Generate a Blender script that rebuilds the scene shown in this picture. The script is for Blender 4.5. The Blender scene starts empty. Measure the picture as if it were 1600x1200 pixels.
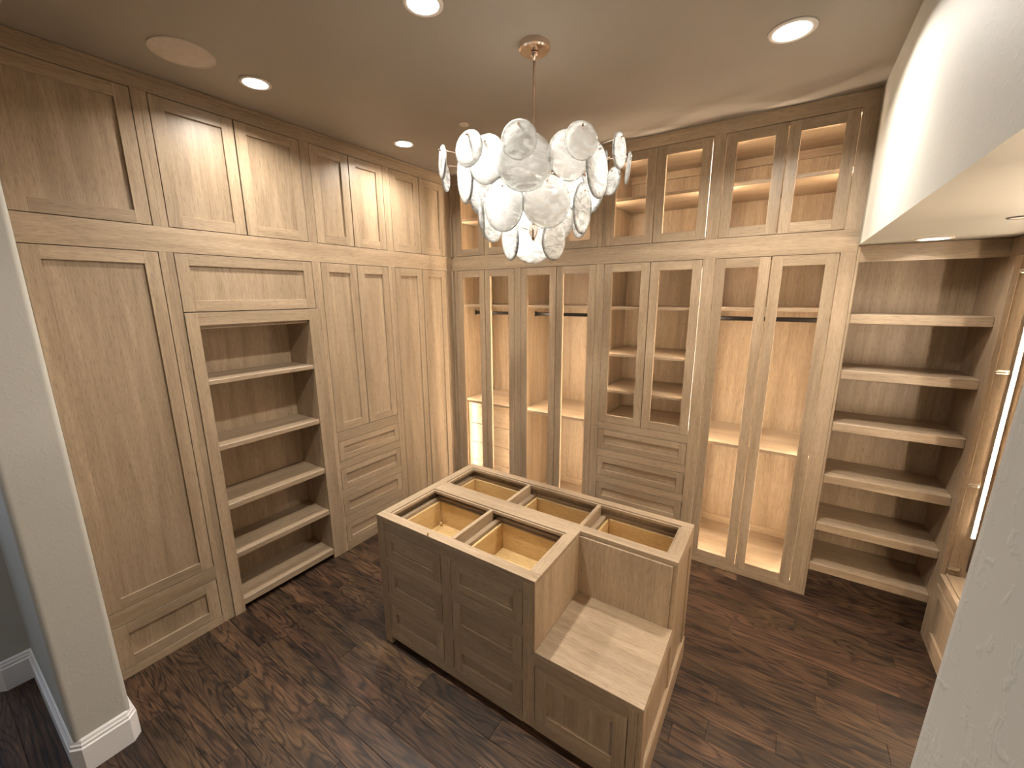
import bpy, bmesh, math, random
from mathutils import Vector, Matrix

random.seed(7)
S = bpy.context.scene
COL = S.collection
PI = math.pi

# ------------------------------------------------------------------ camera
cam_d = bpy.data.cameras.new('camera')
cam_d.sensor_fit = 'HORIZONTAL'
cam_d.sensor_width = 36.0
cam_d.lens = 36.0 * 644.5 / 1600.0
cam_d.clip_start = 0.02
cam = bpy.data.objects.new('camera', cam_d)
COL.objects.link(cam)
_R = Vector((0.834866, 0.550428, -0.005227))
_U = Vector((-0.111521, 0.178435, 0.977611))
_F = Vector((-0.539038, 0.815592, -0.210353))
_m = Matrix((_R, _U, -_F)).transposed().to_4x4()
_m.translation = Vector((2.7392, -3.1156, 2.0))
cam.matrix_world = _m
S.camera = cam

# ------------------------------------------------------------------ world (daylight seen by the hall window)
W = bpy.data.worlds.new('world')
S.world = W
W.use_nodes = True
_bg = W.node_tree.nodes['Background']
_bg.inputs[0].default_value = (0.62, 0.78, 1.0, 1)
_bg.inputs[1].default_value = 2.2

# ------------------------------------------------------------------ exposure and lamp settings
S.view_settings.view_transform = 'Standard'
S.view_settings.look = 'None'
S.view_settings.exposure = 0.08
S.view_settings.gamma = 1.0
S.view_settings.use_curve_mapping = False

CAN_W = 14.5            # each recessed ceiling lamp
CAN_COL = (1.0, 0.93, 0.83)
HALL_W = 8.0
LED_L = 165.0            # radiance of the LED strips
LED_COL = (1.0, 0.80, 0.575)
CEIL = 3.06

# ------------------------------------------------------------------ materials
def new_mat(name):
    m = bpy.data.materials.new(name)
    m.use_nodes = True
    nt = m.node_tree
    for n in list(nt.nodes):
        nt.nodes.remove(n)
    out = nt.nodes.new('ShaderNodeOutputMaterial')
    b = nt.nodes.new('ShaderNodeBsdfPrincipled')
    nt.links.new(b.outputs[0], out.inputs[0])
    return m, nt, b, out

def ramp(nt, stops):
    r = nt.nodes.new('ShaderNodeValToRGB')
    el = r.color_ramp.elements
    while len(el) < len(stops):
        el.new(0.5)
    for e, (p, c) in zip(el, stops):
        e.position = p
        e.color = (*c, 1)
    return r

def math_node(nt, op, a=None, b=None):
    n = nt.nodes.new('ShaderNodeMath')
    n.operation = op
    for i, v in enumerate((a, b)):
        if v is None:
            continue
        if isinstance(v, (int, float)):
            n.inputs[i].default_value = v
        else:
            nt.links.new(v, n.inputs[i])
    return n.outputs[0]

def wood(name, axis, light, dark, rough=0.40, vary=0.12, strips=0.13, coat=0.0):
    """Straight grained veneer; axis is the grain direction in object space."""
    m, nt, b, out = new_mat(name)
    L = nt.links.new
    tc = nt.nodes.new('ShaderNodeTexCoord')
    oi = nt.nodes.new('ShaderNodeObjectInfo')
    off = nt.nodes.new('ShaderNodeVectorMath'); off.operation = 'MULTIPLY_ADD'
    off.inputs[1].default_value = (1, 1, 1)
    rv = nt.nodes.new('ShaderNodeCombineXYZ')
    r1 = math_node(nt, 'MULTIPLY', oi.outputs['Random'], 37.0)
    for i in range(3):
        L(r1, rv.inputs[i])
    L(tc.outputs['Object'], off.inputs[0]); L(rv.outputs[0], off.inputs[2])
    P = off.outputs[0]
    def stretched(across, along):
        mp = nt.nodes.new('ShaderNodeMapping')
        sc = [across] * 3
        sc[axis] = along
        mp.inputs['Scale'].default_value = sc
        L(P, mp.inputs[0])
        return mp.outputs[0]
    # broad figure (soft cathedral), fine grain and pores
    n1 = nt.nodes.new('ShaderNodeTexNoise'); n1.inputs['Scale'].default_value = 1.0
    n1.inputs['Detail'].default_value = 4; n1.inputs['Distortion'].default_value = 0.7
    L(stretched(16, 1.3), n1.inputs['Vector'])
    n2 = nt.nodes.new('ShaderNodeTexNoise'); n2.inputs['Scale'].default_value = 1.0
    n2.inputs['Detail'].default_value = 5; n2.inputs['Roughness'].default_value = 0.65
    L(stretched(150, 5), n2.inputs['Vector'])
    n3 = nt.nodes.new('ShaderNodeTexNoise'); n3.inputs['Scale'].default_value = 1.0
    n3.inputs['Detail'].default_value = 2
    L(stretched(420, 24), n3.inputs['Vector'])
    # veneer leaves
    sep = nt.nodes.new('ShaderNodeSeparateXYZ'); L(P, sep.inputs[0])
    o1, o2 = [i for i in range(3) if i != axis]
    acr = math_node(nt, 'ADD', sep.outputs[o1], sep.outputs[o2])
    fl = math_node(nt, 'FLOOR', math_node(nt, 'MULTIPLY', acr, 8.7))
    wn = nt.nodes.new('ShaderNodeTexWhiteNoise'); wn.noise_dimensions = '1D'
    L(fl, wn.inputs['W'])
    g = math_node(nt, 'ADD', math_node(nt, 'MULTIPLY', n1.outputs['Fac'], 0.55), math_node(nt, 'MULTIPLY', n2.outputs['Fac'], 0.45))
    rp = ramp(nt, [(0.30, dark), (0.68, light)])
    L(g, rp.inputs[0])
    pore = ramp(nt, [(0.36, (0.74,) * 3), (0.48, (1.0,) * 3)])
    L(n3.outputs['Fac'], pore.inputs[0])
    mx = nt.nodes.new('ShaderNodeMix'); mx.data_type = 'RGBA'; mx.blend_type = 'MULTIPLY'
    mx.inputs[0].default_value = 1.0
    L(rp.outputs[0], mx.inputs[6]); L(pore.outputs[0], mx.inputs[7])
    val = math_node(nt, 'ADD', 1.0 - vary / 2 - strips / 2,
                    math_node(nt, 'ADD', math_node(nt, 'MULTIPLY', oi.outputs['Random'], vary), math_node(nt, 'MULTIPLY', wn.outputs[0], strips)))
    hsv = nt.nodes.new('ShaderNodeHueSaturation')
    L(val, hsv.inputs['Value']); L(mx.outputs[2], hsv.inputs['Color'])
    L(hsv.outputs[0], b.inputs['Base Color'])
    b.inputs['Roughness'].default_value = rough
    b.inputs['Coat Weight'].default_value = coat
    b.inputs['Coat Roughness'].default_value = 0.25
    bp = nt.nodes.new('ShaderNodeBump'); bp.inputs['Strength'].default_value = 0.12; bp.inputs['Distance'].default_value = 0.001
    L(n2.outputs['Fac'], bp.inputs['Height']); L(bp.outputs[0], b.inputs['Normal'])
    return m

OAK_L, OAK_D = (0.445, 0.336, 0.228), (0.255, 0.182, 0.114)
OAK = [wood('white_oak_' + 'xyz'[i], i, OAK_L, OAK_D) for i in range(3)]
MAP_L, MAP_D = (0.66, 0.47, 0.23), (0.52, 0.34, 0.14)
MAPLE = [wood('birch_' + 'xyz'[i], i, MAP_L, MAP_D, rough=0.35, strips=0.04) for i in range(3)]

def floor_mat():
    m, nt, b, out = new_mat('dark_stained_oak')
    L = nt.links.new
    geo = nt.nodes.new('ShaderNodeNewGeometry')
    oi = nt.nodes.new('ShaderNodeObjectInfo')
    off = nt.nodes.new('ShaderNodeVectorMath'); off.operation = 'ADD'
    rv = nt.nodes.new('ShaderNodeCombineXYZ')
    L(math_node(nt, 'MULTIPLY', oi.outputs['Random'], 53.0), rv.inputs[0])
    L(math_node(nt, 'MULTIPLY', oi.outputs['Random'], 19.0), rv.inputs[1])
    L(geo.outputs['Position'], off.inputs[0]); L(rv.outputs[0], off.inputs[1])
    def mp(s):
        n = nt.nodes.new('ShaderNodeMapping'); n.inputs['Scale'].default_value = s
        L(off.outputs[0], n.inputs[0]); return n.outputs[0]
    # cathedral figure: contour lines of a stretched noise
    n1 = nt.nodes.new('ShaderNodeTexNoise'); n1.inputs['Scale'].default_value = 1.0
    n1.inputs['Detail'].default_value = 2.0; n1.inputs['Distortion'].default_value = 0.6
    L(mp((1.25, 9, 9)), n1.inputs['Vector'])
    rings = math_node(nt, 'FRACT', math_node(nt, 'MULTIPLY', n1.outputs['Fac'], 13.0))
    tri = math_node(nt, 'ABSOLUTE', math_node(nt, 'SUBTRACT', rings, 0.5))
    n2 = nt.nodes.new('ShaderNodeTexNoise'); n2.inputs['Scale'].default_value = 1.0
    n2.inputs['Detail'].default_value = 5
    n2.inputs['Roughness'].default_value = 0.6
    L(mp((7, 150, 150)), n2.inputs['Vector'])
    n3 = nt.nodes.new('ShaderNodeTexNoise'); n3.inputs['Scale'].default_value = 1.0
    n3.inputs['Detail'].default_value = 3
    L(mp((2.2, 6, 6)), n3.inputs['Vector'])
    lines = ramp(nt, [(0.0, (0, 0, 0)), (0.26, (1, 1, 1))]); L(tri, lines.inputs[0])
    a = math_node(nt, 'ADD', math_node(nt, 'MULTIPLY', lines.outputs[0], 0.17), math_node(nt, 'MULTIPLY', n2.outputs['Fac'], 0.72))
    a = math_node(nt, 'ADD', a, math_node(nt, 'MULTIPLY', math_node(nt, 'SUBTRACT', n3.outputs['Fac'], 0.5), 0.55))
    rp = ramp(nt, [(0.28, (0.006, 0.0036, 0.0025)), (0.43, (0.026, 0.0135, 0.0078)), (0.60, (0.072, 0.038, 0.020)), (0.78, (0.155, 0.086, 0.045))])
    L(a, rp.inputs[0])
    hsv = nt.nodes.new('ShaderNodeHueSaturation')
    wn = nt.nodes.new('ShaderNodeTexWhiteNoise'); wn.noise_dimensions = '1D'
    L(math_node(nt, 'MULTIPLY', oi.outputs['Random'], 911.0), wn.inputs['W'])
    L(math_node(nt, 'ADD', 0.80, math_node(nt, 'MULTIPLY', wn.outputs[0], 0.60)), hsv.inputs['Value'])
    L(math_node(nt, 'ADD', 0.495, math_node(nt, 'MULTIPLY', oi.outputs['Random'], 0.015)), hsv.inputs['Hue'])
    L(rp.outputs[0], hsv.inputs['Color']); L(hsv.outputs[0], b.inputs['Base Color'])
    L(math_node(nt, 'ADD', 0.34, math_node(nt, 'MULTIPLY', n2.outputs['Fac'], 0.24)), b.inputs['Roughness'])
    b.inputs['Specular IOR Level'].default_value = 0.4
    bp = nt.nodes.new('ShaderNodeBump'); bp.inputs['Strength'].default_value = 0.35; bp.inputs['Distance'].default_value = 0.0012
    L(a, bp.inputs['Height']); L(bp.outputs[0], b.inputs['Normal'])
    return m
FLOOR = floor_mat()

def paint(name, col, bump=0.3, scale=55.0, rough=0.6):
    m, nt, b, out = new_mat(name)
    L = nt.links.new
    geo = nt.nodes.new('ShaderNodeNewGeometry')
    n = nt.nodes.new('ShaderNodeTexNoise'); n.inputs['Scale'].default_value = scale
    n.inputs['Detail'].default_value = 3; n.inputs['Distortion'].default_value = 0.4
    L(geo.outputs['Position'], n.inputs['Vector'])
    r = ramp(nt, [(0.56, (0, 0, 0)), (0.68, (1, 1, 1))]); L(n.outputs['Fac'], r.inputs[0])
    bp = nt.nodes.new('ShaderNodeBump'); bp.inputs['Strength'].default_value = bump; bp.inputs['Distance'].default_value = 0.0015
    L(r.outputs[0], bp.inputs['Height']); L(bp.outputs[0], b.inputs['Normal'])
    n2 = nt.nodes.new('ShaderNodeTexNoise'); n2.inputs['Scale'].default_value = 2.5
    L(geo.outputs['Position'], n2.inputs['Vector'])
    rc = ramp(nt, [(0.3, tuple(c * 0.96 for c in col)), (0.7, tuple(min(1, c * 1.03) for c in col))])
    L(n2.outputs['Fac'], rc.inputs[0]); L(rc.outputs[0], b.inputs['Base Color'])
    b.inputs['Roughness'].default_value = rough
    return m
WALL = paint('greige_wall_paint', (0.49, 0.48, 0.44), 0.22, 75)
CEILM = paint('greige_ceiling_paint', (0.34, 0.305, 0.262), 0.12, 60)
TRIM = paint('white_trim_enamel', (0.80, 0.79, 0.80), 0.03, 30, 0.35)

def plain(name, col, rough=0.5, metal=0.0, emit=None, strength=0.0, noise=0.04):
    m, nt, b, out = new_mat(name)
    geo = nt.nodes.new('ShaderNodeNewGeometry')
    n = nt.nodes.new('ShaderNodeTexNoise'); n.inputs['Scale'].default_value = 40
    nt.links.new(geo.outputs['Position'], n.inputs['Vector'])
    rc = ramp(nt, [(0.3, tuple(c * (1 - noise) for c in col)), (0.7, tuple(min(1, c * (1 + noise)) for c in col))])
    nt.links.new(n.outputs['Fac'], rc.inputs[0]); nt.links.new(rc.outputs[0], b.inputs['Base Color'])
    b.inputs['Roughness'].default_value = rough
    b.inputs['Metallic'].default_value = metal
    if emit:
        b.inputs['Emission Color'].default_value = (*emit, 1)
        b.inputs['Emission Strength'].default_value = strength
    return m
BLACK = plain('black_metal', (0.015, 0.013, 0.012), 0.35, 0.6)
CHROME = plain('polished_nickel', (0.80, 0.66, 0.56), 0.12, 1.0)
STEEL = plain('hinge_steel', (0.62, 0.58, 0.52), 0.28, 1.0)
WHITEP = plain('white_plastic', (0.72, 0.66, 0.60), 0.5)
GRILLE = plain('speaker_grille_cloth', (0.60, 0.53, 0.46), 0.8)
ALU = plain('led_channel_aluminium', (0.7, 0.7, 0.7), 0.4, 0.8)
LED = plain('led_diffuser', (1, 1, 1), 0.5, 0, LED_COL, LED_L)
LED_DIM = plain('led_diffuser_dim', (1, 1, 1), 0.5, 0, LED_COL, LED_L * 0.65)
LED_HI = plain('led_diffuser_bright', (1, 1, 1), 0.5, 0, LED_COL, LED_L * 1.6)
LENS = plain('lamp_lens', (1, 1, 1), 0.5, 0, (1.0, 0.95, 0.86), 9.0)
WIRE = plain('dark_cable', (0.05, 0.04, 0.04), 0.6)

def glass_disc_mat():
    m, nt, b, out = new_mat('white_swirl_glass')
    L = nt.links.new
    nt.nodes.remove(b)
    tc = nt.nodes.new('ShaderNodeTexCoord'); oi = nt.nodes.new('ShaderNodeObjectInfo')
    off = nt.nodes.new('ShaderNodeVectorMath'); off.operation = 'ADD'
    cv = nt.nodes.new('ShaderNodeCombineXYZ'); L(math_node(nt, 'MULTIPLY', oi.outputs['Random'], 40.0), cv.inputs[2])
    L(tc.outputs['Object'], off.inputs[0]); L(cv.outputs[0], off.inputs[1])
    mp = nt.nodes.new('ShaderNodeMapping'); mp.inputs['Scale'].default_value = (7, 16, 7); mp.inputs['Rotation'].default_value = (0, 0, 0.5)
    L(off.outputs[0], mp.inputs[0])
    n = nt.nodes.new('ShaderNodeTexNoise'); n.inputs['Scale'].default_value = 1.4; n.inputs['Detail'].default_value = 4
    n.inputs['Distortion'].default_value = 2.6
    L(mp.outputs[0], n.inputs['Vector'])
    # radius within the disc (discs lie in the object's XY plane, radius stored as UV-free length)
    sep = nt.nodes.new('ShaderNodeVectorMath'); sep.operation = 'LENGTH'
    fl = nt.nodes.new('ShaderNodeVectorMath'); fl.operation = 'MULTIPLY'; fl.inputs[1].default_value = (1, 1, 0)
    L(tc.outputs['Object'], fl.inputs[0]); L(fl.outputs[0], sep.inputs[0])
    at = nt.nodes.new('ShaderNodeAttribute'); at.attribute_type = 'OBJECT'; at.attribute_name = 'disc_radius'
    rr = math_node(nt, 'DIVIDE', sep.outputs['Value'], at.outputs['Fac'])
    edge = ramp(nt, [(0.82, (1, 1, 1)), (0.95, (0.45, 0.45, 0.45))]); L(rr, edge.inputs[0])
    sw = ramp(nt, [(0.34, (0.48,) * 3), (0.56, (0.98,) * 3)]); L(n.outputs['Fac'], sw.inputs[0])
    fac = math_node(nt, 'MULTIPLY', edge.outputs[0], sw.outputs[0])
    white = nt.nodes.new('ShaderNodeMixShader'); white.inputs[0].default_value = 0.45
    d = nt.nodes.new('ShaderNodeBsdfDiffuse'); d.inputs[0].default_value = (0.97, 0.98, 0.98, 1)
    t = nt.nodes.new('ShaderNodeBsdfTranslucent'); t.inputs[0].default_value = (0.97, 0.98, 0.98, 1)
    L(d.outputs[0], white.inputs[1]); L(t.outputs[0], white.inputs[2])
    tr = nt.nodes.new('ShaderNodeBsdfTransparent'); tr.inputs[0].default_value = (0.93, 0.95, 0.94, 1)
    mix = nt.nodes.new('ShaderNodeMixShader'); L(fac, mix.inputs[0]); L(tr.outputs[0], mix.inputs[1]); L(white.outputs[0], mix.inputs[2])
    gl = nt.nodes.new('ShaderNodeBsdfGlossy'); gl.inputs['Roughness'].default_value = 0.08
    fr = nt.nodes.new('ShaderNodeFresnel'); fr.inputs[0].default_value = 1.32
    bp = nt.nodes.new('ShaderNodeBump'); bp.inputs['Strength'].default_value = 0.5; bp.inputs['Distance'].default_value = 0.004
    L(n.outputs['Fac'], bp.inputs['Height']); L(bp.outputs[0], gl.inputs['Normal']); L(bp.outputs[0], fr.inputs['Normal'])
    fin = nt.nodes.new('ShaderNodeMixShader'); L(fr.outputs[0], fin.inputs[0]); L(mix.outputs[0], fin.inputs[1]); L(gl.outputs[0], fin.inputs[2])
    L(fin.outputs[0], out.inputs[0])
    return m
GLASS = glass_disc_mat()
def pane_mat():
    m, nt, b, out = new_mat('window_glass')
    b.inputs['Base Color'].default_value = (0.9, 0.95, 1, 1)
    b.inputs['Roughness'].default_value = 0.02
    b.inputs['Transmission Weight'].default_value = 1.0
    b.inputs['IOR'].default_value = 1.02
    return m
PANE = pane_mat()

# ------------------------------------------------------------------ helpers
MESH = {}
WLOC = {}          # world location of every object that parents others

def box_mesh(dims, mat, bevel):
    key = (tuple(round(d, 4) for d in dims), mat.name, bevel)
    if key in MESH:
        return MESH[key]
    bm = bmesh.new()
    bmesh.ops.create_cube(bm, size=1.0)
    for v in bm.verts:
        v.co = Vector((v.co.x * dims[0], v.co.y * dims[1], v.co.z * dims[2]))
    bw = min(bevel, min(dims) * 0.3)
    if bw > 0:
        bmesh.ops.bevel(bm, geom=list(bm.edges), offset=bw, segments=1, affect='EDGES', profile=0.5)
    me = bpy.data.meshes.new('board')
    bm.to_mesh(me); bm.free()
    me.materials.append(mat)
    MESH[key] = me
    return me

def link(o, parent, loc):
    COL.objects.link(o)
    if parent is not None:
        o.parent = parent
        o.location = Vector(loc) - WLOC[parent.name]
    else:
        o.location = loc
    WLOC[o.name] = Vector(loc)
    return o

def tag(o, label=None, cat=None, group=None, kind=None):
    if label: o['label'] = label
    if cat: o['category'] = cat
    if group: o['group'] = group
    if kind: o['kind'] = kind
    return o

def thing(name, label, cat, loc, group=None):
    o = bpy.data.objects.new(name, None)
    o.empty_display_size = 0.05
    link(o, None, loc)
    return tag(o, label, cat, group)

def node(name, parent, loc):
    o = bpy.data.objects.new(name, None)
    o.empty_display_size = 0.03
    return link(o, parent, loc)

def box(name, parent, lo, hi, mat=None, axis=None, bevel=0.0009):
    lo, hi = Vector([min(a, b) for a, b in zip(lo, hi)]), Vector([max(a, b) for a, b in zip(lo, hi)])
    d = hi - lo
    if mat is None or isinstance(mat, list):
        fam = mat or OAK
        if axis is None:
            axis = max(range(3), key=lambda i: d[i])
        mat = fam[axis]
    o = bpy.data.objects.new(name, box_mesh(d, mat, bevel))
    return link(o, parent, (lo + hi) / 2)

def mesh_obj(name, parent, loc, bm, mat, smooth=False):
    me = bpy.data.meshes.new(name)
    bm.normal_update()
    bm.to_mesh(me); bm.free()
    me.materials.append(mat)
    if smooth:
        for p in me.polygons:
            p.use_smooth = True
    o = bpy.data.objects.new(name, me)
    return link(o, parent, loc)

def lathe(profile, seg=40):
    """profile of (r, z); closed on the axis when r == 0."""
    bm = bmesh.new()
    rings = []
    for r, z in profile:
        if r < 1e-6:
            rings.append([bm.verts.new((0, 0, z))])
        else:
            rings.append([bm.verts.new((r * math.cos(2 * PI * i / seg), r * math.sin(2 * PI * i / seg), z)) for i in range(seg)])
    for a, b in zip(rings, rings[1:]):
        for i in range(seg):
            j = (i + 1) % seg
            if len(a) == 1 and len(b) == 1:
                continue
            if len(a) == 1:
                bm.faces.new((a[0], b[i], b[j]))
            elif len(b) == 1:
                bm.faces.new((a[i], b[0], a[j]))
            else:
                bm.faces.new((a[i], b[i], b[j], a[j]))
    bmesh.ops.recalc_face_normals(bm, faces=bm.faces)
    return bm

def rod(p, q, r, seg=10):
    p, q = Vector(p), Vector(q)
    bm = bmesh.new()
    d = q - p
    bmesh.ops.create_cone(bm, cap_ends=True, segments=seg, radius1=r, radius2=r, depth=d.length)
    rot = d.to_track_quat('Z', 'Y').to_matrix().to_4x4()
    bmesh.ops.transform(bm, matrix=Matrix.Translation((p + q) / 2) @ rot, verts=bm.verts)
    return bm

def prism(pts, z0, z1):
    bm = bmesh.new()
    a = [bm.verts.new((x, y, z0)) for x, y in pts]
    b = [bm.verts.new((x, y, z1)) for x, y in pts]
    bm.faces.new(a[::-1]); bm.faces.new(b)
    n = len(pts)
    for i in range(n):
        bm.faces.new((a[i], a[(i + 1) % n], b[(i + 1) % n], b[i]))
    bmesh.ops.recalc_face_normals(bm, faces=bm.faces)
    return bm

def round_corner(c, p0, p1, r, n=8):
    """points rounding the corner c between the directions to p0 and p1 (axis aligned corner)."""
    c, p0, p1 = Vector(c), Vector(p0), Vector(p1)
    d0, d1 = (p0 - c).normalized(), (p1 - c).normalized()
    o = c + d0 * r + d1 * r
    return [tuple(o - d1 * r * math.cos(t) - d0 * r * math.sin(t)) for t in [PI / 2 * i / n for i in range(n + 1)]]

# ------------------------------------------------------------------ the shell
XR = 3.62             # face of the right-hand cabinets
YJ0, YJ1 = -2.985, -2.80   # wall with the wide opening
SOF = 2.265           # underside of the soffit
floor = tag(mesh_obj('floor', None, (0, 0, 0), prism([(-2.6, -5.6), (4.6, -5.6), (4.6, 0.7), (-2.6, 0.7)], -0.12, -0.006), FLOOR), 'dark stained oak plank floor', kind='structure')
WLOC[floor.name] = Vector((0, 0, 0))
PW = 0.108
LENS_CH = [0.46, 0.62, 0.78, 0.95, 1.12, 1.35]
y = -0.001 + 0.03
row = 0
while y > -3.55:
    y0 = y - PW
    x_lo, x_hi = (-0.02, 3.66) if y0 > -2.80 else (-1.0, 2.8)
    x = x_lo - random.random() * 0.7
    if y0 < -2.80:
        x = x_lo
    while x < x_hi:
        ln = random.choice(LENS_CH)
        ym = (y + y0) / 2
        # boards wholly hidden by the island are left out
        if not (0.99 < x and x + ln < 2.43 and -1.74 < y0 and y < -0.99):
            box('plank', floor, (x + 0.0006, y0 + 0.0006, -0.006), (x + ln - 0.0006, y - 0.0006, random.choice((0.0, 0.0, -0.0004))), FLOOR, bevel=0.0007)
        x += ln
    y = y0
    row += 1

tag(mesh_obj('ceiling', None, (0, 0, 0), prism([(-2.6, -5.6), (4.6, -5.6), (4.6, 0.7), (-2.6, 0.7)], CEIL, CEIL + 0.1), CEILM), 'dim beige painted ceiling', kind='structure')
tag(box('wall_left', None, (-0.78, YJ1, 0), (-0.66, 0.78, CEIL), WALL, bevel=0), 'painted wall behind the left cabinets', kind='structure')
tag(box('wall_back', None, (-0.66, 0.66, 0), (4.36, 0.78, CEIL), WALL, bevel=0), 'painted wall behind the lit wardrobes', kind='structure')
tag(box('wall_right', None, (4.24, YJ1, 0), (4.36, 0.66, CEIL), WALL, bevel=0), 'painted wall behind the right cabinets', kind='structure')
XC = 0.43             # left jamb of the opening
pts = ([(-2.6, YJ1)] + round_corner((XC, YJ1), (-2.6, YJ1), (XC, YJ0), 0.02) + round_corner((XC, YJ0), (XC, YJ1), (-1, YJ0), 0.02)
       + [(-0.45, YJ0), (-0.45, -3.11), (-2.6, -3.11)])
tag(mesh_obj('wall_front', None, (0, 0, 0), prism(pts, 0, CEIL), WALL), 'greige wall end at the left of the entry opening', kind='structure')
XJ = 2.831            # right jamb
pts = [(4.6, YJ0)] + round_corner((XJ, YJ0), (4.6, YJ0), (XJ, YJ1), 0.025) + round_corner((XJ, YJ1), (XJ, YJ0), (4.6, YJ1), 0.025) + [(4.6, YJ1)]
bm_ = prism(pts, 0, CEIL)
for v in bm_.verts:                 # this old plaster wall end is a little out of plumb
    if v.co.x < 3.0:
        v.co.x += 0.021 * (v.co.z - 1.69)
tag(mesh_obj('wall_entry', None, (0, 0, 0), bm_, WALL), 'textured greige wall end at the right edge', kind='structure')
tag(box('wall_header', None, (XC, YJ0, 2.74), (XJ, YJ1, CEIL), WALL, bevel=0), 'painted header over the entry opening', kind='structure')
tag(mesh_obj('ceiling_soffit', None, (0, 0, 0), prism([(3.03, 0.0), (3.03, YJ1), (4.24, YJ1), (4.24, 0.66), (3.66, 0.66), (3.66, 0.0)], SOF, CEIL), WALL), 'pale green-grey dropped soffit above the shoe shelves', kind='structure')
# hall behind the viewer
tag(box('wall_hall', None, (-2.6, -5.72, 0), (4.6, -5.6, CEIL), WALL, bevel=0), 'hall wall behind the viewer', kind='structure')
tag(box('wall_hall_right', None, (4.6, -5.72, 0), (4.72, YJ1, CEIL), WALL, bevel=0), 'hall wall at the right', kind='structure')
hw = tag(box('wall_hall_left', None, (-2.72, -5.72, 0), (-2.6, -5.2, CEIL), WALL, bevel=0), 'hall wall with a window', kind='structure')
for n_, (a, b_, c, d_) in enumerate([(-3.6, -3.11, 0, CEIL), (-5.2, -3.6, 0, 0.5), (-5.2, -3.6, 2.5, CEIL)]):
    box('wall_section', hw, (-2.72, a, c), (-2.6, b_, d_), WALL, bevel=0)
win = tag(thing('window_1', 'tall hall window', None, (-2.66, -4.4, 0.5)), kind='structure')
for nm, lo, hi in [('frame_stile', (-2.70, -5.2, 0.5), (-2.62, -5.14, 2.5)), ('frame_stile', (-2.70, -3.66, 0.5), (-2.62, -3.6, 2.5)), ('frame_stile', (-2.70, -4.43, 0.5), (-2.62, -4.37, 2.5)),
                   ('frame_rail', (-2.70, -5.14, 0.5), (-2.62, -3.66, 0.56)), ('frame_rail', (-2.70, -5.14, 2.44), (-2.62, -3.66, 2.5))]:
    box(nm, win, lo, hi, TRIM)
for a, b_ in ((-5.14, -4.43), (-4.37, -3.66)):
    box('pane', win, (-2.664, a, 0.56), (-2.658, b_, 2.44), PANE, bevel=0)

# baseboard swept along a path (outward = right of travel direction)
def baseboard(name, path, label):
    prof = [(0, 0), (0.017, 0), (0.017, 0.124), (0.0125, 0.130), (0.0125, 0.141), (0.009, 0.147), (0.007, 0.158), (0.002, 0.165), (0, 0.165)]
    P = [Vector(p) for p in path]
    bm = bmesh.new()
    secs = []
    for i, p in enumerate(P):
        d0 = (p - P[i - 1]).normalized() if i else (P[1] - p).normalized()
        d1 = (P[i + 1] - p).normalized() if i < len(P) - 1 else d0
        n0, n1 = Vector((d0.y, -d0.x)), Vector((d1.y, -d1.x))
        b = (n0 + n1).normalized()
        k = 1.0 / max(0.3, b.dot(n0))
        secs.append([bm.verts.new((p.x + b.x * k * o, p.y + b.y * k * o, z)) for o, z in prof])
    for a, b in zip(secs, secs[1:]):
        for i in range(len(prof)):
            j = (i + 1) % len(prof)
            bm.faces.new((a[i], a[j], b[j], b[i]))
    bm.faces.new(secs[0]); bm.faces.new(secs[-1][::-1])
    bmesh.ops.recalc_face_normals(bm, faces=bm.faces)
    return tag(mesh_obj(name, None, (0, 0, 0), bm, TRIM), label, kind='structure')
c_ = 0.022
XB = XJ - 0.036
baseboard('baseboard_left', [(-2.6, -3.11), (-0.45 - c_, -3.11), (-0.45, -3.11 + c_), (-0.45, YJ0), (XC - c_, YJ0), (XC, YJ0 + c_), (XC, YJ1 - c_), (XC - c_, YJ1), (0.03, YJ1)], 'white moulded baseboard wrapping the left wall end')
baseboard('baseboard_right', [(4.6, YJ0), (XB + c_, YJ0), (XB, YJ0 + c_), (XB, YJ1 - c_), (XB + c_, YJ1), (3.60, YJ1)], 'white baseboard around the right wall end')

# ------------------------------------------------------------------ joinery in wall coordinates (a along the wall, d into the wall, z up)
def left(a, d, z):  return (-d, a, z)
def back(a, d, z):  return (a, d, z)
def right(a, d, z): return (XR + d, a, z)

def slab(m, name, parent, a0, a1, d0, d1, z0, z1, mat=None, axis=None, bevel=0.0009):
    if isinstance(axis, str):        # 'a' along the wall, 'd' into it
        ia = 1 if m in (left, right) else 0
        axis = {'a': ia, 'd': 1 - ia, 'z': 2}[axis]
    return box(name, parent, m(a0, d0, z0), m(a1, d1, z1), mat, axis, bevel)

G = 0.0035            # reveal around doors
FR = 0.060            # stile and rail width
def shaker(m, kind, parent, a0, a1, z0, z1, d=0.0, panel=True, fw=FR, th=0.021, pd=0.012, vertical_panel=True):
    g = G if panel else 0.0030
    a0, a1, z0, z1 = a0 + g, a1 - g, z0 + g, z1 - g
    o = node(kind, parent, m(a0, d, z0))
    slab(m, 'stile', o, a0, a0 + fw, d, d + th, z0, z1)
    slab(m, 'stile', o, a1 - fw, a1, d, d + th, z0, z1)
    for q0, q1 in ((z0, z0 + fw), (z1 - fw, z1)):
        slab(m, 'rail', o, a0 + fw, a1 - fw, d + 0.0002, d + th, q0, q1, axis='a')
    if panel:
        slab(m, 'panel', o, a0 + fw - 0.004, a1 - fw + 0.004, d + pd, d + th - 0.003, z0 + fw - 0.004, z1 - fw + 0.004, axis='z' if vertical_panel else 'a', bevel=0)
    return o

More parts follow.
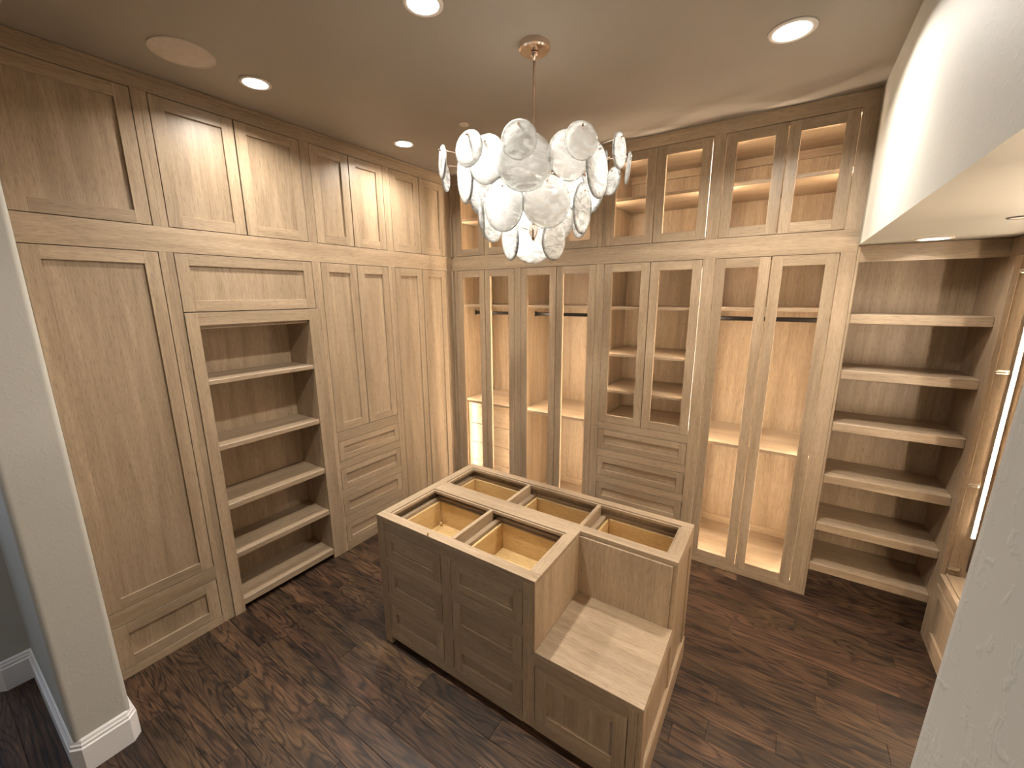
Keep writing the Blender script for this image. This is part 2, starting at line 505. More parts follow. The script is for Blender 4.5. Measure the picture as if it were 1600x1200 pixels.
def led(m, parent, a, side, d, z0, z1, mat=None):
    """vertical strip on a cabinet side; side +1 faces growing a."""
    ch = slab(m, 'led_strip', parent, a, a + side * 0.006, d - 0.009, d + 0.009, z0, z1, ALU, bevel=0)
    slab(m, 'diffuser', ch, a + side * 0.0062, a + side * 0.0078, d - 0.006, d + 0.006, z0 + 0.003, z1 - 0.003, mat or LED, bevel=0)

def hinge(m, parent, a, side, d, z):
    h = slab(m, 'hinge', parent, a, a + side * 0.006, d - 0.022, d + 0.022, z - 0.010, z + 0.010, STEEL, bevel=0.002)
    slab(m, 'hinge_arm', h, a + side * 0.006, a + side * 0.016, d - 0.030, d + 0.012, z - 0.006, z + 0.006, STEEL, bevel=0.002)

Z_LT, Z_UB, Z_UT = 2.230, 2.355, 2.981
DEP = 0.62

# --- continuous rails round the room
YL0 = YJ1 + 0.002
tag(box('trim_1', None, left(YL0, 0, Z_LT), left(-0.0005, 0.6, Z_UB), None, 1), 'long oak rail between upper and lower left cabinets', kind='structure')
tag(box('trim_2', None, back(0.0, 0, Z_LT), back(3.03, DEP, Z_UB), None, 0), 'long oak rail between upper and lower lit wardrobes', kind='structure')
tag(box('trim_3', None, left(YL0, 0, Z_UT), left(-0.0005, 0.6, CEIL - 0.001), None, 1), 'oak top rail under the ceiling, left run', kind='structure')
tag(box('trim_4', None, back(0.0, 0, Z_UT), back(3.03, DEP, CEIL - 0.001), None, 0), 'oak top rail under the ceiling, far run', kind='structure')
tag(box('trim_5', None, left(YL0, -0.012, CEIL - 0.020), left(-0.0, 0.0, CEIL - 0.001), None, 1, 0.003), 'slim oak scribe strip along the ceiling, left run', kind='structure')
tag(box('trim_6', None, (0.0, -0.02, 0), (0.021, 0.0, Z_LT), None, 2), 'oak corner post below the rail', kind='structure')
tag(box('trim_7', None, (0.0, -0.02, Z_UB), (0.021, 0.0, Z_UT), None, 2), 'oak corner post above the rail', kind='structure')

# ------------------------------------------------------------------ left run, lower cabinets
def frame_stile(m, t, a0, a1, z0, z1, d0=0.0, d1=0.022):
    return slab(m, 'frame_stile', t, a0, a1, d0, d1, z0, z1)
def frame_rail(m, t, a0, a1, z0, z1, d0=0.0, d1=0.022):
    return slab(m, 'frame_rail', t, a0, a1, d0 + 0.0003, d1, z0, z1, axis='a')
def carcass(m, t, a0, a1, z0, z1, d0=0.09, d1=0.60):
    slab(m, 'carcass', t, a0, a1, d0, d1, z0, z1, axis='z', bevel=0)

ya = [YL0, -2.747, -2.265, -2.203, -1.432, -1.370, -0.777, -0.713, -0.092, -0.0205]
t = thing('tall_cabinet', 'tall single-door oak cabinet with one drawer beside the left wall end', 'cabinet', left(-2.5, 0.3, 0))
frame_stile(left, t, ya[0], ya[1], 0, Z_LT); frame_stile(left, t, ya[2], ya[3] - 0.031, 0, Z_LT)
frame_rail(left, t, ya[1], ya[2], 0.0, 0.050); frame_rail(left, t, ya[1], ya[2], 0.312, 0.396)
carcass(left, t, ya[0], ya[3] - 0.031, 0.0, Z_LT)
shaker(left, 'door', t, ya[1], ya[2], 0.396, Z_LT)
shaker(left, 'drawer', t, ya[1], ya[2], 0.050, 0.312)

t = thing('bookcase', 'open oak bookcase with five shelves below a wide flap panel', 'bookcase', left(-1.82, 0.15, 0))
b0, b1 = ya[3] - 0.031, ya[4]
frame_stile(left, t, b0, ya[3], 0, Z_LT)
slab(left, 'frame_stile', t, ya[3] + 0.002, -2.140, -0.008, 0.022, 0, 1.914)
frame_stile(left, t, -1.492, b1 + 0.031, 0, 1.916)
frame_stile(left, t, b1, b1 + 0.031, 1.916, Z_LT)
shaker(left, 'flap_door', t, ya[3], b1, 1.916, Z_LT, vertical_panel=True)
frame_rail(left, t, -2.138, -1.492, 1.842, 1.914)
slab(left, 'track', t, -2.138, -1.494, 0.022, 0.045, 1.822, 1.842, axis='a')
slab(left, 'side_panel', t, -2.165, -2.141, 0.023, 0.31, 0.02, 1.90)
slab(left, 'side_panel', t, -1.492, -1.468, 0.023, 0.31, 0.02, 1.90)
slab(left, 'back_panel', t, -2.141, -1.492, 0.292, 0.31, 0.02, 1.90, axis='z', bevel=0)
slab(left, 'top_panel', t, -2.141, -1.492, 0.046, 0.292, 1.825, 1.90, axis='a')
for zt, zb in ((1.527, 1.499), (1.128, 1.097), (0.747, 0.711), (0.412, 0.376), (0.082, 0.036)):
    s = slab(left, 'shelf', t, -2.140, -1.493, 0.014, 0.2915, zt - 0.020, zt, axis='a')
    slab(left, 'shelf_nosing', s, -2.139, -1.494, 0.001, 0.0138, zb, zt + 0.0003, axis='a', bevel=0.003)
carcass(left, t, b0, b1 + 0.031, 1.918, Z_LT)
slab(left, 'carcass', t, b0, b1 + 0.031, 0.32, 0.60, 0.0, 1.905, axis='z', bevel=0)

t = thing('linen_cabinet', 'oak cabinet with paired doors above four drawers right of the bookcase', 'cabinet', left(-1.07, 0.3, 0))
frame_stile(left, t, b1 + 0.031, ya[5], 0, Z_LT); frame_stile(left, t, ya[6], ya[7] - 0.032, 0, Z_LT)
zs = [(0.755, 0.914), (0.517, 0.692), (0.287, 0.455), (0.058, 0.225)]
frame_rail(left, t, ya[5], ya[6], 0.914, 0.990)
for (p0, _), (_, q1) in zip(zs, zs[1:]):
    frame_rail(left, t, ya[5], ya[6], q1, p0)
frame_rail(left, t, ya[5], ya[6], 0, 0.058)
carcass(left, t, b1 + 0.031, ya[7] - 0.032, 0.0, Z_LT)
shaker(left, 'door', t, ya[5], -1.0745, 0.990, Z_LT); shaker(left, 'door', t, -1.0755, ya[6], 0.990, Z_LT)
for z0, z1 in zs:
    shaker(left, 'drawer', t, ya[5], ya[6], z0, z1, fw=0.045, vertical_panel=False)

t = thing('corner_cabinet', 'tall two-door oak cabinet on the left wall next to the corner', 'cabinet', left(-0.4, 0.3, 0))
frame_stile(left, t, ya[7] - 0.032, ya[7], 0, Z_LT); frame_stile(left, t, ya[8], ya[9], 0, Z_LT)
frame_rail(left, t, ya[7], ya[8], 0, 0.050)
carcass(left, t, ya[7] - 0.032, ya[9], 0, Z_LT)
shaker(left, 'door', t, ya[7], -0.3975, 0.050, Z_LT); shaker(left, 'door', t, -0.3965, ya[8], 0.050, Z_LT)

# left run, upper cabinets
for nm, lab, s0, s1, doors in [
    ('upper_cabinet', 'single-door oak cabinet under the ceiling nearest the left wall end', ya[0], -2.234, [(-2.747, -2.267)]),
    ('upper_cabinet', 'two-door oak cabinet under the ceiling above the bookcase', -2.234, -1.405, [(-2.203, -1.819), (-1.819, -1.436)]),
    ('upper_cabinet', 'two-door oak cabinet under the ceiling above the paired doors and drawers', -1.405, -0.743, [(-1.374, -1.078), (-1.078, -0.776)]),
    ('upper_cabinet', 'two-door solid oak cabinet under the ceiling in the left corner', -0.743, ya[9], [(-0.711, -0.397), (-0.397, -0.092)])]:
    t = thing(nm, lab, 'cabinet', left((s0 + s1) / 2, 0.3, Z_UB), 'solid upper cabinets along the left wall')
    frame_stile(left, t, s0, doors[0][0], Z_UB, Z_UT); frame_stile(left, t, doors[-1][1], s1, Z_UB, Z_UT)
    carcass(left, t, s0, s1, Z_UB, Z_UT)
    for p, q in doors:
        shaker(left, 'door', t, p, q, Z_UB, Z_UT)

# ------------------------------------------------------------------ far run: lit wardrobes
FT = 0.022
def shell(m, t, s0, s1, i0, i1, z0, z1, dep=DEP, d0=0.023, back_axis='z'):
    slab(m, 'side_panel', t, s0 + 0.0005, i0, d0, dep, z0, z1, axis='z', bevel=0)
    slab(m, 'side_panel', t, i1, s1 - 0.0005, d0, dep, z0, z1, axis='z', bevel=0)
    slab(m, 'back_panel', t, i0, i1, dep - 0.018, dep, z0, z1, axis='z', bevel=0)

def hang_rod(m, t, i0, i1, d, z):
    r = slab(m, 'hanging_rod', t, i0 + 0.004, i1 - 0.004, d - 0.008, d + 0.008, z - 0.015, z + 0.015, BLACK, bevel=0.006)
    for a, s in ((i0, 1), (i1, -1)):
        slab(m, 'rod_bracket', r, a, a + s * 0.010, d - 0.014, d + 0.014, z - 0.022, z + 0.024, BLACK, bevel=0.003)

# (stile edges, door bay)
BAYS = [(0.0215, 0.740, 0.060, 0.708), (0.740, 1.4995, 0.775, 1.468), (1.4995, 2.262, 1.531, 2.225), (2.262, 3.030, 2.300, 2.955)]
LABS = ['tall lit wardrobe with open-frame doors in the far corner, drawers inside low down',
        'tall lit wardrobe with open-frame doors between the corner wardrobe and the shelf cabinet',
        'open-frame shelf cabinet above drawers in the middle of the far wall',
        'tall lit wardrobe with open-frame doors beside the shoe shelves']
for k, (s0, s1, a0, a1) in enumerate(BAYS):
    am = (a0 + a1) / 2 if k != 3 else 2.618
    t = thing('wardrobe' if k != 2 else 'display_cabinet', LABS[k], 'wardrobe' if k != 2 else 'cabinet', back((s0 + s1) / 2, 0.3, 0), 'tall lit wardrobes on the far wall' if k != 2 else None)
    frame_stile(back, t, s0, a0, 0, Z_LT); frame_stile(back, t, a1, s1, 0, Z_LT)
    i0, i1 = a0 - 0.018, a1 + 0.018
    shell(back, t, s0, s1, i0, i1, 0.04, Z_LT)
    slab(back, 'top_panel', t, i0, i1, 0.023, DEP - 0.019, Z_LT - 0.020, Z_LT - 0.0005, axis='a', bevel=0)
    if k != 2:
        frame_rail(back, t, a0, a1, 0, 0.042)
        slab(back, 'floor_panel', t, i0, i1, 0.023, DEP - 0.019, 0.040, 0.060, axis='a')
        slab(back, 'plinth_rail', t, i0 + 0.001, i1 - 0.001, DEP - 0.031, DEP - 0.019, 0.0605, 0.125, axis='a', bevel=0.003)
        slab(back, 'hat_shelf', t, i0 + 0.0085, i1 - 0.0085, 0.045, DEP - 0.019, 1.890, 1.910, axis='a')
        slab(back, 'middle_shelf', t, i0 + 0.0085, i1 - 0.0085, 0.045, DEP - 0.019, 0.937, 0.960, axis='a')
        hang_rod(back, t, i0, i1, 0.29, 1.828)
        led(back, t, i0, 1, 0.050, 0.075, 2.19); led(back, t, i1, -1, 0.050, 0.075, 2.19)
        shaker(back, 'door', t, a0, am, 0.042, Z_LT, panel=False); shaker(back, 'door', t, am, a1, 0.042, Z_LT, panel=False)
        for z in (0.22, 0.68, 1.18, 1.58, 2.12):
            hinge(back, t, i0 if k != 3 else i1, 1 if k != 3 else -1, 0.085, z)
        if k == 0:
            zz = 0.078
            for h_ in (0.20, 0.20, 0.20, 0.22):
                dr = slab(back, 'inner_drawer', t, i0 + 0.05, i1 - 0.012, 0.13, 0.150, zz, zz + h_, axis='a', bevel=0.003)
                slab(back, 'drawer_box', dr, i0 + 0.06, i1 - 0.022, 0.1505, 0.55, zz + 0.01, zz + h_ - 0.01, axis='a', bevel=0.003)
                zz += h_ + 0.006
            slab(back, 'filler', t, i0 + 0.008, i0 + 0.049, 0.13, 0.150, 0.061, 0.935, axis='z')
    else:
        frame_rail(back, t, a0, a1, 0.921, 0.982)
        dz = [(0.747, 0.921), (0.511, 0.685), (0.279, 0.452), (0.050, 0.222)]
        for (p0, _), (_, q1) in zip(dz, dz[1:]):
            frame_rail(back, t, a0, a1, q1, p0)
        frame_rail(back, t, a0, a1, 0, 0.050)
        for z0, z1 in dz:
            shaker(back, 'drawer', t, a0, a1, z0, z1, fw=0.05, vertical_panel=False)
        slab(back, 'carcass', t, i0, i1, 0.024, DEP - 0.019, 0.045, 0.96, axis='z', bevel=0)
        slab(back, 'floor_panel', t, i0, i1, 0.0235, DEP - 0.019, 0.961, 0.985, axis='a')
        led(back, t, i0, 1, 0.050, 1.0, 2.19, LED_DIM); led(back, t, i1, -1, 0.050, 1.0, 2.19, LED_DIM)
        for z in (1.245, 1.540, 1.905):
            slab(back, 'shelf', t, i0 + 0.0085, i1 - 0.0085, 0.045, DEP - 0.019, z - 0.018, z, axis='a')
        shaker(back, 'door', t, a0, am, 0.982, Z_LT, panel=False); shaker(back, 'door', t, am, a1, 0.982, Z_LT, panel=False)

ULABS = ['open-frame upper cabinet in the far corner behind the chandelier', 'open-frame upper cabinet above the second lit wardrobe, mostly hidden by the chandelier',
         'open-frame upper cabinet above the shelf cabinet with drawers', 'open-frame upper cabinet beside the pale soffit']
for k, (s0, s1, a0, a1) in enumerate(BAYS):
    am = (a0 + a1) / 2 if k != 3 else 2.627
    t = thing('upper_cabinet', ULABS[k], 'cabinet', back((s0 + s1) / 2, 0.3, Z_UB), 'open-frame upper cabinets on the far wall')
    frame_stile(back, t, s0, a0, Z_UB, Z_UT); frame_stile(back, t, a1, s1, Z_UB, Z_UT)
    i0, i1 = a0 - 0.018, a1 + 0.018
    shell(back, t, s0, s1, i0, i1, Z_UB, Z_UT)
    slab(back, 'floor_panel', t, i0, i1, 0.023, DEP - 0.019, Z_UB + 0.0005, Z_UB + 0.018, axis='a')
    slab(back, 'top_panel', t, i0, i1, 0.023, DEP - 0.019, Z_UT - 0.018, Z_UT - 0.0005, axis='a')
    slab(back, 'back_rail', t, i0 + 0.001, i1 - 0.001, DEP - 0.034, DEP - 0.019, Z_UT - 0.075, Z_UT - 0.0185, axis='a')
    slab(back, 'shelf', t, i0 + 0.0085, i1 - 0.0085, 0.05, DEP - 0.019, 2.672, 2.694, axis='a')
    led(back, t, i0, 1, 0.050, Z_UB + 0.022, Z_UT - 0.022, LED_HI); led(back, t, i1, -1, 0.050, Z_UB + 0.022, Z_UT - 0.022, LED_HI)
    shaker(back, 'door', t, a0, am, Z_UB, Z_UT, panel=False); shaker(back, 'door', t, am, a1, Z_UB, Z_UT, panel=False)

# ------------------------------------------------------------------ shoe shelves
t = thing('shoe_shelves', 'open oak shoe shelving under the soffit, right of the wardrobes', 'shelving', back(3.33, 0.17, 0))
x0, x1 = 3.036, XR + 0.003
slab(back, 'side_panel', t, 3.031, x0 + 0.008, 0.0, 0.36, 0, SOF - 0.002, axis='z')
slab(back, 'side_panel', t, x1, x1 + 0.02, 0.0, 0.36, 0, SOF - 0.002, axis='z')
slab(back, 'back_panel', t, x0 + 0.008, x1, 0.342, 0.36, 0.2, SOF - 0.002, axis='z', bevel=0)
slab(back, 'top_rail', t, x0 + 0.008, x1, 0.002, 0.022, 2.172, SOF - 0.002, axis='a')
slab(back, 'top_panel', t, x0 + 0.008, x1, 0.0225, 0.341, 2.20, SOF - 0.002, axis='a')
for zb in (1.826, 1.497, 1.170, 0.826, 0.494, 0.202):
    s = slab(back, 'shelf', t, x0 + 0.0085, x1 - 0.0005, 0.022, 0.3415, zb + 0.034, zb + 0.054, axis='a')
    slab(back, 'shelf_nosing', s, x0 + 0.009, x1 - 0.001, 0.002, 0.0215, zb, zb + 0.0545, axis='a', bevel=0.003)
slab(back, 'plinth_board', t, x0 + 0.0085, x1 - 0.0005, 0.004, 0.024, 0, 0.235, FLOOR, bevel=0.001)

# ------------------------------------------------------------------ right run (seen edge on)
rb = [-0.001, -0.90, -1.80, -2.70]
RL = ['right wall cabinet with a glowing light strip beside the shoe shelves, drawer below', 'right wall cabinet in the middle of its run, behind the entry wall', 'right wall cabinet nearest the entry wall']
for k in range(3):
    s1, s0 = rb[k], rb[k + 1] + 0.001
    t = thing('wall_cabinet', RL[k], 'cabinet', right((s0 + s1) / 2, 0.3, 0), 'lit cabinets along the right wall')
    a0, a1 = s0 + 0.035, s1 - (0.075 if k == 0 else 0.035)
    frame_stile(right, t, s0, a0, 0, SOF - 0.002); frame_stile(right, t, a1, s1, 0, SOF - 0.002)
    frame_rail(right, t, a0, a1, 0, 0.045); frame_rail(right, t, a0, a1, 0.395, 0.452); frame_rail(right, t, a0, a1, 2.17, SOF - 0.002)
    i0, i1 = a0 - 0.012, a1 + 0.004
    shell(right, t, s0, s1, i0, i1, 0.46, SOF - 0.002)
    slab(right, 'floor_panel', t, i0, i1, 0.023, DEP - 0.019, 0.440, 0.460, axis='a')
    slab(right, 'top_panel', t, i0, i1, 0.023, DEP - 0.019, SOF - 0.022, SOF - 0.003, axis='a')
    slab(right, 'carcass', t, s0, s1, 0.024, DEP, 0.0, 0.438, axis='z', bevel=0)
    shaker(right, 'drawer', t, a0, a1, 0.045, 0.395, d=-0.004)
    slab(right, 'shelf', t, i0 + 0.001, i1 - 0.010, 0.13, DEP - 0.019, 1.86, 1.88, axis='a')
    led(right, t, i1, -1, 0.090, 0.70, 2.19)
    if k:
        led(right, t, i0, 1, 0.098, 0.70, 2.19, LED_HI)  # unseen near-side strips, added to throw light on the shoe shelves
    slab(right, 'cable', t, i1 - 0.0005, i1 - 0.004, 0.096, 0.100, 0.50, 0.70, WIRE, bevel=0)
    for z in (0.50, 1.0, 1.61, 2.10):
        hinge(right, t, i1, -1, 0.05, z)

# ------------------------------------------------------------------ island
IX0, IX1, IXM, IY0, IY1, IYM, IZ, IS = 0.960, 2.455, 1.977, -1.795, -0.955, -1.335, 0.819, 0.469
t = thing('island', 'oak closet island with open-top drawer bays and a low step seat at one corner', 'island', ((IX0 + IX1) / 2, (IY0 + IY1) / 2, 0))
def ibox(name, x0, x1, y0, y1, z0, z1, mat=None, axis=None, parent=None, bevel=0.0015):
    return box(name, parent or t, (x0, y0, z0), (x1, y1, z1), mat, axis, bevel)
# top frame members
ZT = IZ - 0.024
ibox('top_rail', IX0, IXM, IY0, -1.742, ZT, IZ, axis=0)
ibox('top_rail', IX0 + 0.052, IXM, -1.390, -1.278, ZT, IZ, axis=0)
ibox('top_rail', IXM, IX1, IYM, -1.278, ZT, IZ, axis=0)
ibox('top_rail', IX0, IX1, -1.004, IY1, ZT, IZ, axis=0)
ibox('top_stile', IX0, IX0 + 0.052, -1.742, -1.004, ZT, IZ - 0.0003, axis=1)
ibox('top_stile', 1.924, IXM, -1.742, -1.390, ZT, IZ - 0.0003, axis=1)
ibox('top_stile', 2.400, IX1, -1.278, -1.004, ZT, IZ - 0.0003, axis=1)
# pale rebate lips round the openings
def lips(x0, x1, y0, y1):
    w = 0.010
    for lo, hi, ax in (((x0, y0), (x1, y0 + w), 0), ((x0, y1 - w), (x1, y1), 0), ((x0, y0 + w), (x0 + w, y1 - w), 1), ((x1 - w, y0 + w), (x1, y1 - w), 1)):
        ibox('rebate_lip', lo[0], hi[0], lo[1], hi[1], IZ - 0.024, IZ - 0.007, axis=ax)
lips(1.0122, 1.9238, -1.7418, -1.3902)
lips(1.0122, 2.3998, -1.2778, -1.0042)
# dividers between the bays
DIVF, DIVB = 1.463, (1.480, 1.954)
ibox('bay_divider', DIVF - 0.011, DIVF + 0.011, -1.731, -1.401, 0.56, IZ - 0.007, axis=1)
for x in DIVB:
    ibox('bay_divider', x - 0.011, x + 0.011, -1.267, -1.015, 0.56, IZ - 0.007, axis=1)
# body panels
ibox('end_panel', IX0 + 0.0005, IX0 + 0.02, IY0 + 0.022, IY1 - 0.0005, 0.05, ZT - 0.0005, axis=2)
ibox('centre_panel', IX0 + 0.02, IX1 - 0.021, -1.345, -1.335, 0.05, ZT - 0.0005, axis=2)
ibox('back_panel', IX0 + 0.02, IX1 - 0.021, IY1 - 0.02, IY1 - 0.0005, 0.05, ZT - 0.0005, axis=2)
ibox('bottom_panel', IX0 + 0.02, IX1 - 0.021, IY0 + 0.022, IY1 - 0.02, 0.052, 0.07, axis=0)
# step-back faces
ibox('step_side_panel', IXM - 0.02, IXM - 0.0003, IY0 + 0.001, IYM - 0.001, IS - 0.02, ZT - 0.0005, axis=2)
ibox('step_back_panel', IXM - 0.0003, IX1 - 0.0212, IYM, IYM + 0.018, IS - 0.02, ZT - 0.0005, axis=2)
ibox('seat_board', IXM, IX1 - 0.0005, IY0 - 0.0005, IYM - 0.0005, IS - 0.022, IS, axis=0)
ibox('toe_board', IX0 + 0.06, IX1 - 0.06, IY0 + 0.075, IY0 + 0.09, 0.0, 0.052, axis=0)
# front face frame
fy0, fy1 = IY0, IY0 + 0.021
def ff(name, x0, x1, z0, z1, ax):
    return ibox(name, x0, x1, fy0 + (0.0003 if ax == 0 else 0), fy1, z0, z1, axis=ax)
ff('frame_stile', IX0, 1.014, 0.0, ZT - 0.0005, 2)
ff('frame_stile', 1.433, 1.497, 0.108, 0.741, 2)
ff('frame_stile', 1.915, IXM, 0.050, ZT - 0.0005, 2)
ff('frame_rail', 1.014, 1.915, 0.741, ZT - 0.0005, 0)
ff('frame_rail', 1.014, 1.915, 0.046, 0.108, 0)
DZ = [(0.572, 0.741), (0.343, 0.514), (0.108, 0.281)]
for x0, x1 in ((1.014, 1.433), (1.497, 1.915)):
    for (p0, _), (_, q1) in zip(DZ, DZ[1:]):
        ff('frame_rail', x0, x1, q1, p0, 0)
    for n_, (z0, z1) in enumerate(DZ):
        def isl(a, d, z): return (a, IY0 + d, z)
        shaker(isl, 'drawer', t, x0, x1, z0, z1, fw=0.052, vertical_panel=False)
        if n_:
            continue
# seat corner
ff('frame_rail', IXM, 2.398, 0.391, IS - 0.0225, 0)
ff('frame_rail', IXM, 2.398, 0.046, 0.098, 0)
ff('frame_stile', 2.398, IX1 - 0.022, 0.0, IS - 0.0225, 2)
shaker(isl, 'drawer', t, IXM, 2.398, 0.098, 0.391, fw=0.055)
ibox('seat_body', IXM + 0.001, IX1 - 0.025, IY0 + 0.024, -1.347, 0.071, IS - 0.023, axis=2, bevel=0)
ibox('drawer_core', IX0 + 0.022, IXM - 0.021, IY0 + 0.024, -1.347, 0.071, 0.55, axis=2, bevel=0)
# right-hand end: framed panel with a proud base rail
e0, e1 = IX1 - 0.021, IX1
ibox('side_stile', e0, e1, IY0, IY0 + 0.055, 0, IS - 0.0225, axis=2)
ibox('side_stile', e0, e1, IYM - 0.0, IYM + 0.06, 0.12, ZT - 0.0005, axis=2)
ibox('side_stile', e0, e1, IY1 - 0.06, IY1, 0, ZT - 0.0005, axis=2)
ibox('side_rail', e0, e1, IYM + 0.06, IY1 - 0.06, ZT - 0.060, ZT - 0.0005, axis=1)
ibox('side_rail', e0, e1, IY0 + 0.055, IYM, IS - 0.080, IS - 0.0225, axis=1)
ibox('side_panel', e0, e1 - 0.008, IY0 + 0.05, IYM, 0.05, IS - 0.079, axis=2, bevel=0)
ibox('side_panel', e0, e1 - 0.008, IYM + 0.05, IY1 - 0.05, 0.05, ZT - 0.058, axis=2, bevel=0)
ibox('base_rail', e0 - 0.001, e1 + 0.006, IY0 + 0.001, IY1 - 0.001, 0.0, 0.135, axis=1, bevel=0.003)
# drawer boxes seen through the open top
def drawer_box(x0, x1, y0, y1, zt, zb, name='drawer_box'):
    w = 0.014
    d = node(name, t, (x0, y0, zb))
    for nm, lo, hi, ax in (('box_side', (x0, y0), (x0 + w, y1), 1), ('box_side', (x1 - w, y0), (x1, y1), 1), ('box_front', (x0 + w, y0), (x1 - w, y0 + w), 0), ('box_back', (x0 + w, y1 - w), (x1 - w, y1), 0)):
        box(nm, d, (lo[0], lo[1], zb), (hi[0], hi[1], zt), MAPLE, ax, 0.003)
    box('box_bottom', d, (x0 + w, y0 + w, zb + 0.004), (x1 - w, y1 - w, zb + 0.014), MAPLE, 0, 0)
    return d
def ledges(x0, x1, y0, y1, z):
    """the oak runners framing each drawer box"""
    for lo, hi, ax in (((x0, y0), (x0 + 0.028, y1), 1), ((x1 - 0.028, y0), (x1, y1), 1), ((x0 + 0.028, y1 - 0.014), (x1 - 0.028, y1), 0)):
        ibox('runner', lo[0], hi[0], lo[1], hi[1], z - 0.035, z, axis=ax)
for x0, x1 in ((1.0, 1.4515), (1.4745, 1.955)):
    ledges(x0 + 0.001, x1 - 0.001, -1.760, -1.3465, 0.752)
    drawer_box(x0 + 0.032, x1 - 0.032, -1.770, -1.365, 0.735, 0.568)
for x0, x1 in ((0.985, 1.4685), (1.4915, 1.9425), (1.9655, 2.425)):
    ledges(x0 + 0.001, x1 - 0.001, -1.314 if x0 < 1.9 else -1.315, -0.978, 0.752)
    drawer_box(x0 + 0.032, x1 - 0.032, -1.312, -0.995, 0.735, 0.568)
# small loose bits
pg = mesh_obj('wooden_peg', None, (1.351, -1.790, IZ), lathe([(0, 0), (0.004, 0), (0.0045, 0.002), (0.0045, 0.016), (0.0035, 0.018), (0, 0.018)], 12), MAPLE[2])
tag(pg, 'tiny wooden peg standing on the front edge of the island top', 'peg')
kb = mesh_obj('loose_peg', None, (1.066, -1.400, 0.5825), lathe([(0, 0), (0.007, 0), (0.006, 0.006), (0.009, 0.012), (0.011, 0.018), (0.008, 0.024), (0, 0.026)], 16), MAPLE[2], True)
tag(kb, 'small turned wooden peg in the corner of the front left drawer box', 'peg')

# ------------------------------------------------------------------ ceiling fittings
def downlight(loc, watts, label, r=0.075, col=CAN_COL, spread=146):
    o = thing('recessed_light', label, 'light', loc, 'recessed downlights')
    mesh_obj('trim_ring', o, loc, lathe([(r * 0.805, -0.0005), (r * 0.805, -0.006), (r * 0.92, -0.008), (r * 1.03, -0.005), (r * 1.04, -0.0005), (r * 0.805, -0.0005)], 40), WHITEP, True)
    mesh_obj('lens', o, loc, lathe([(0, -0.0055), (r * 0.80, -0.0055), (r * 0.80, -0.0006), (0, -0.0006)], 40), LENS)
    ld = bpy.data.lights.new('downlight_beam', 'AREA')
    ld.shape = 'DISK'; ld.size = r * 1.5
    ld.energy = watts; ld.color = col; ld.spread = math.radians(spread)
    lo = bpy.data.objects.new('downlight_beam', ld)
    link(lo, o, (loc[0], loc[1], loc[2] - 0.0095))
    return o
downlight((0.357, -1.855, CEIL), CAN_W, 'round recessed ceiling light near the ceiling speaker', 0.070)
downlight((0.325, -0.841, CEIL), CAN_W, 'round recessed ceiling light above the far left corner', 0.070)
downlight((1.484, -1.800, CEIL), CAN_W * 2.5, 'round recessed ceiling light at the top edge of the view', 0.072)
downlight((2.625, -0.838, CEIL), CAN_W * 1.9, 'round recessed ceiling light near the pale soffit, right of the chandelier', 0.085)
downlight((3.300, -0.190, SOF), CAN_W * 0.2, 'round recessed light in the soffit above the shoe shelves', 0.070)
downlight((1.5, -4.1, CEIL), HALL_W, 'added fill light, unseen in the hall behind the viewer', 0.07, (1.0, 0.93, 0.84))  # unseen lamp added to light the wall ends of the opening

downlight((-0.1, -4.0, CEIL), HALL_W, 'added cool fill light, unseen in the hall to the left, behind the viewer', 0.07, (0.97, 0.98, 1.0))  # second unseen lamp, added to brighten the hall wall at the left

sp = thing('ceiling_speaker', 'flat round speaker grille in the ceiling, upper left', 'speaker', (0.369, -2.166, CEIL))
mesh_obj('grille', sp, (0.369, -2.166, CEIL), lathe([(0, -0.004), (0.112, -0.004), (0.117, -0.003), (0.117, -0.0005), (0, -0.0005)], 56), GRILLE)
mesh_obj('rim', sp, (0.369, -2.166, CEIL), lathe([(0.117, -0.0005), (0.117, -0.005), (0.122, -0.005), (0.123, -0.0005)], 56), GRILLE)
sd = thing('ceiling_sensor', 'small round blank cover plate in the ceiling behind the chandelier', 'cover plate', (0.895, -0.86, CEIL))
mesh_obj('plate', sd, (0.895, -0.86, CEIL), lathe([(0, -0.007), (0.027, -0.007), (0.031, -0.004), (0.031, -0.0005), (0, -0.0005)], 32), WHITEP, False)
mesh_obj('screw', sd, (0.895, -0.86, CEIL), lathe([(0, -0.0085), (0.003, -0.0085), (0.003, -0.007)], 10), STEEL)
sr = thing('sprinkler_cover', 'thin round cover ring in the soffit at the right edge', 'cover plate', (3.40, -0.80, SOF))
mesh_obj('ring', sr, (3.40, -0.80, SOF), lathe([(0.030, -0.0005), (0.030, -0.004), (0.036, -0.004), (0.037, -0.0005)], 40), WIRE)
mesh_obj('plate', sr, (3.40, -0.80, SOF), lathe([(0, -0.003), (0.0295, -0.003), (0.0295, -0.0005), (0, -0.0005)], 40), WHITEP)

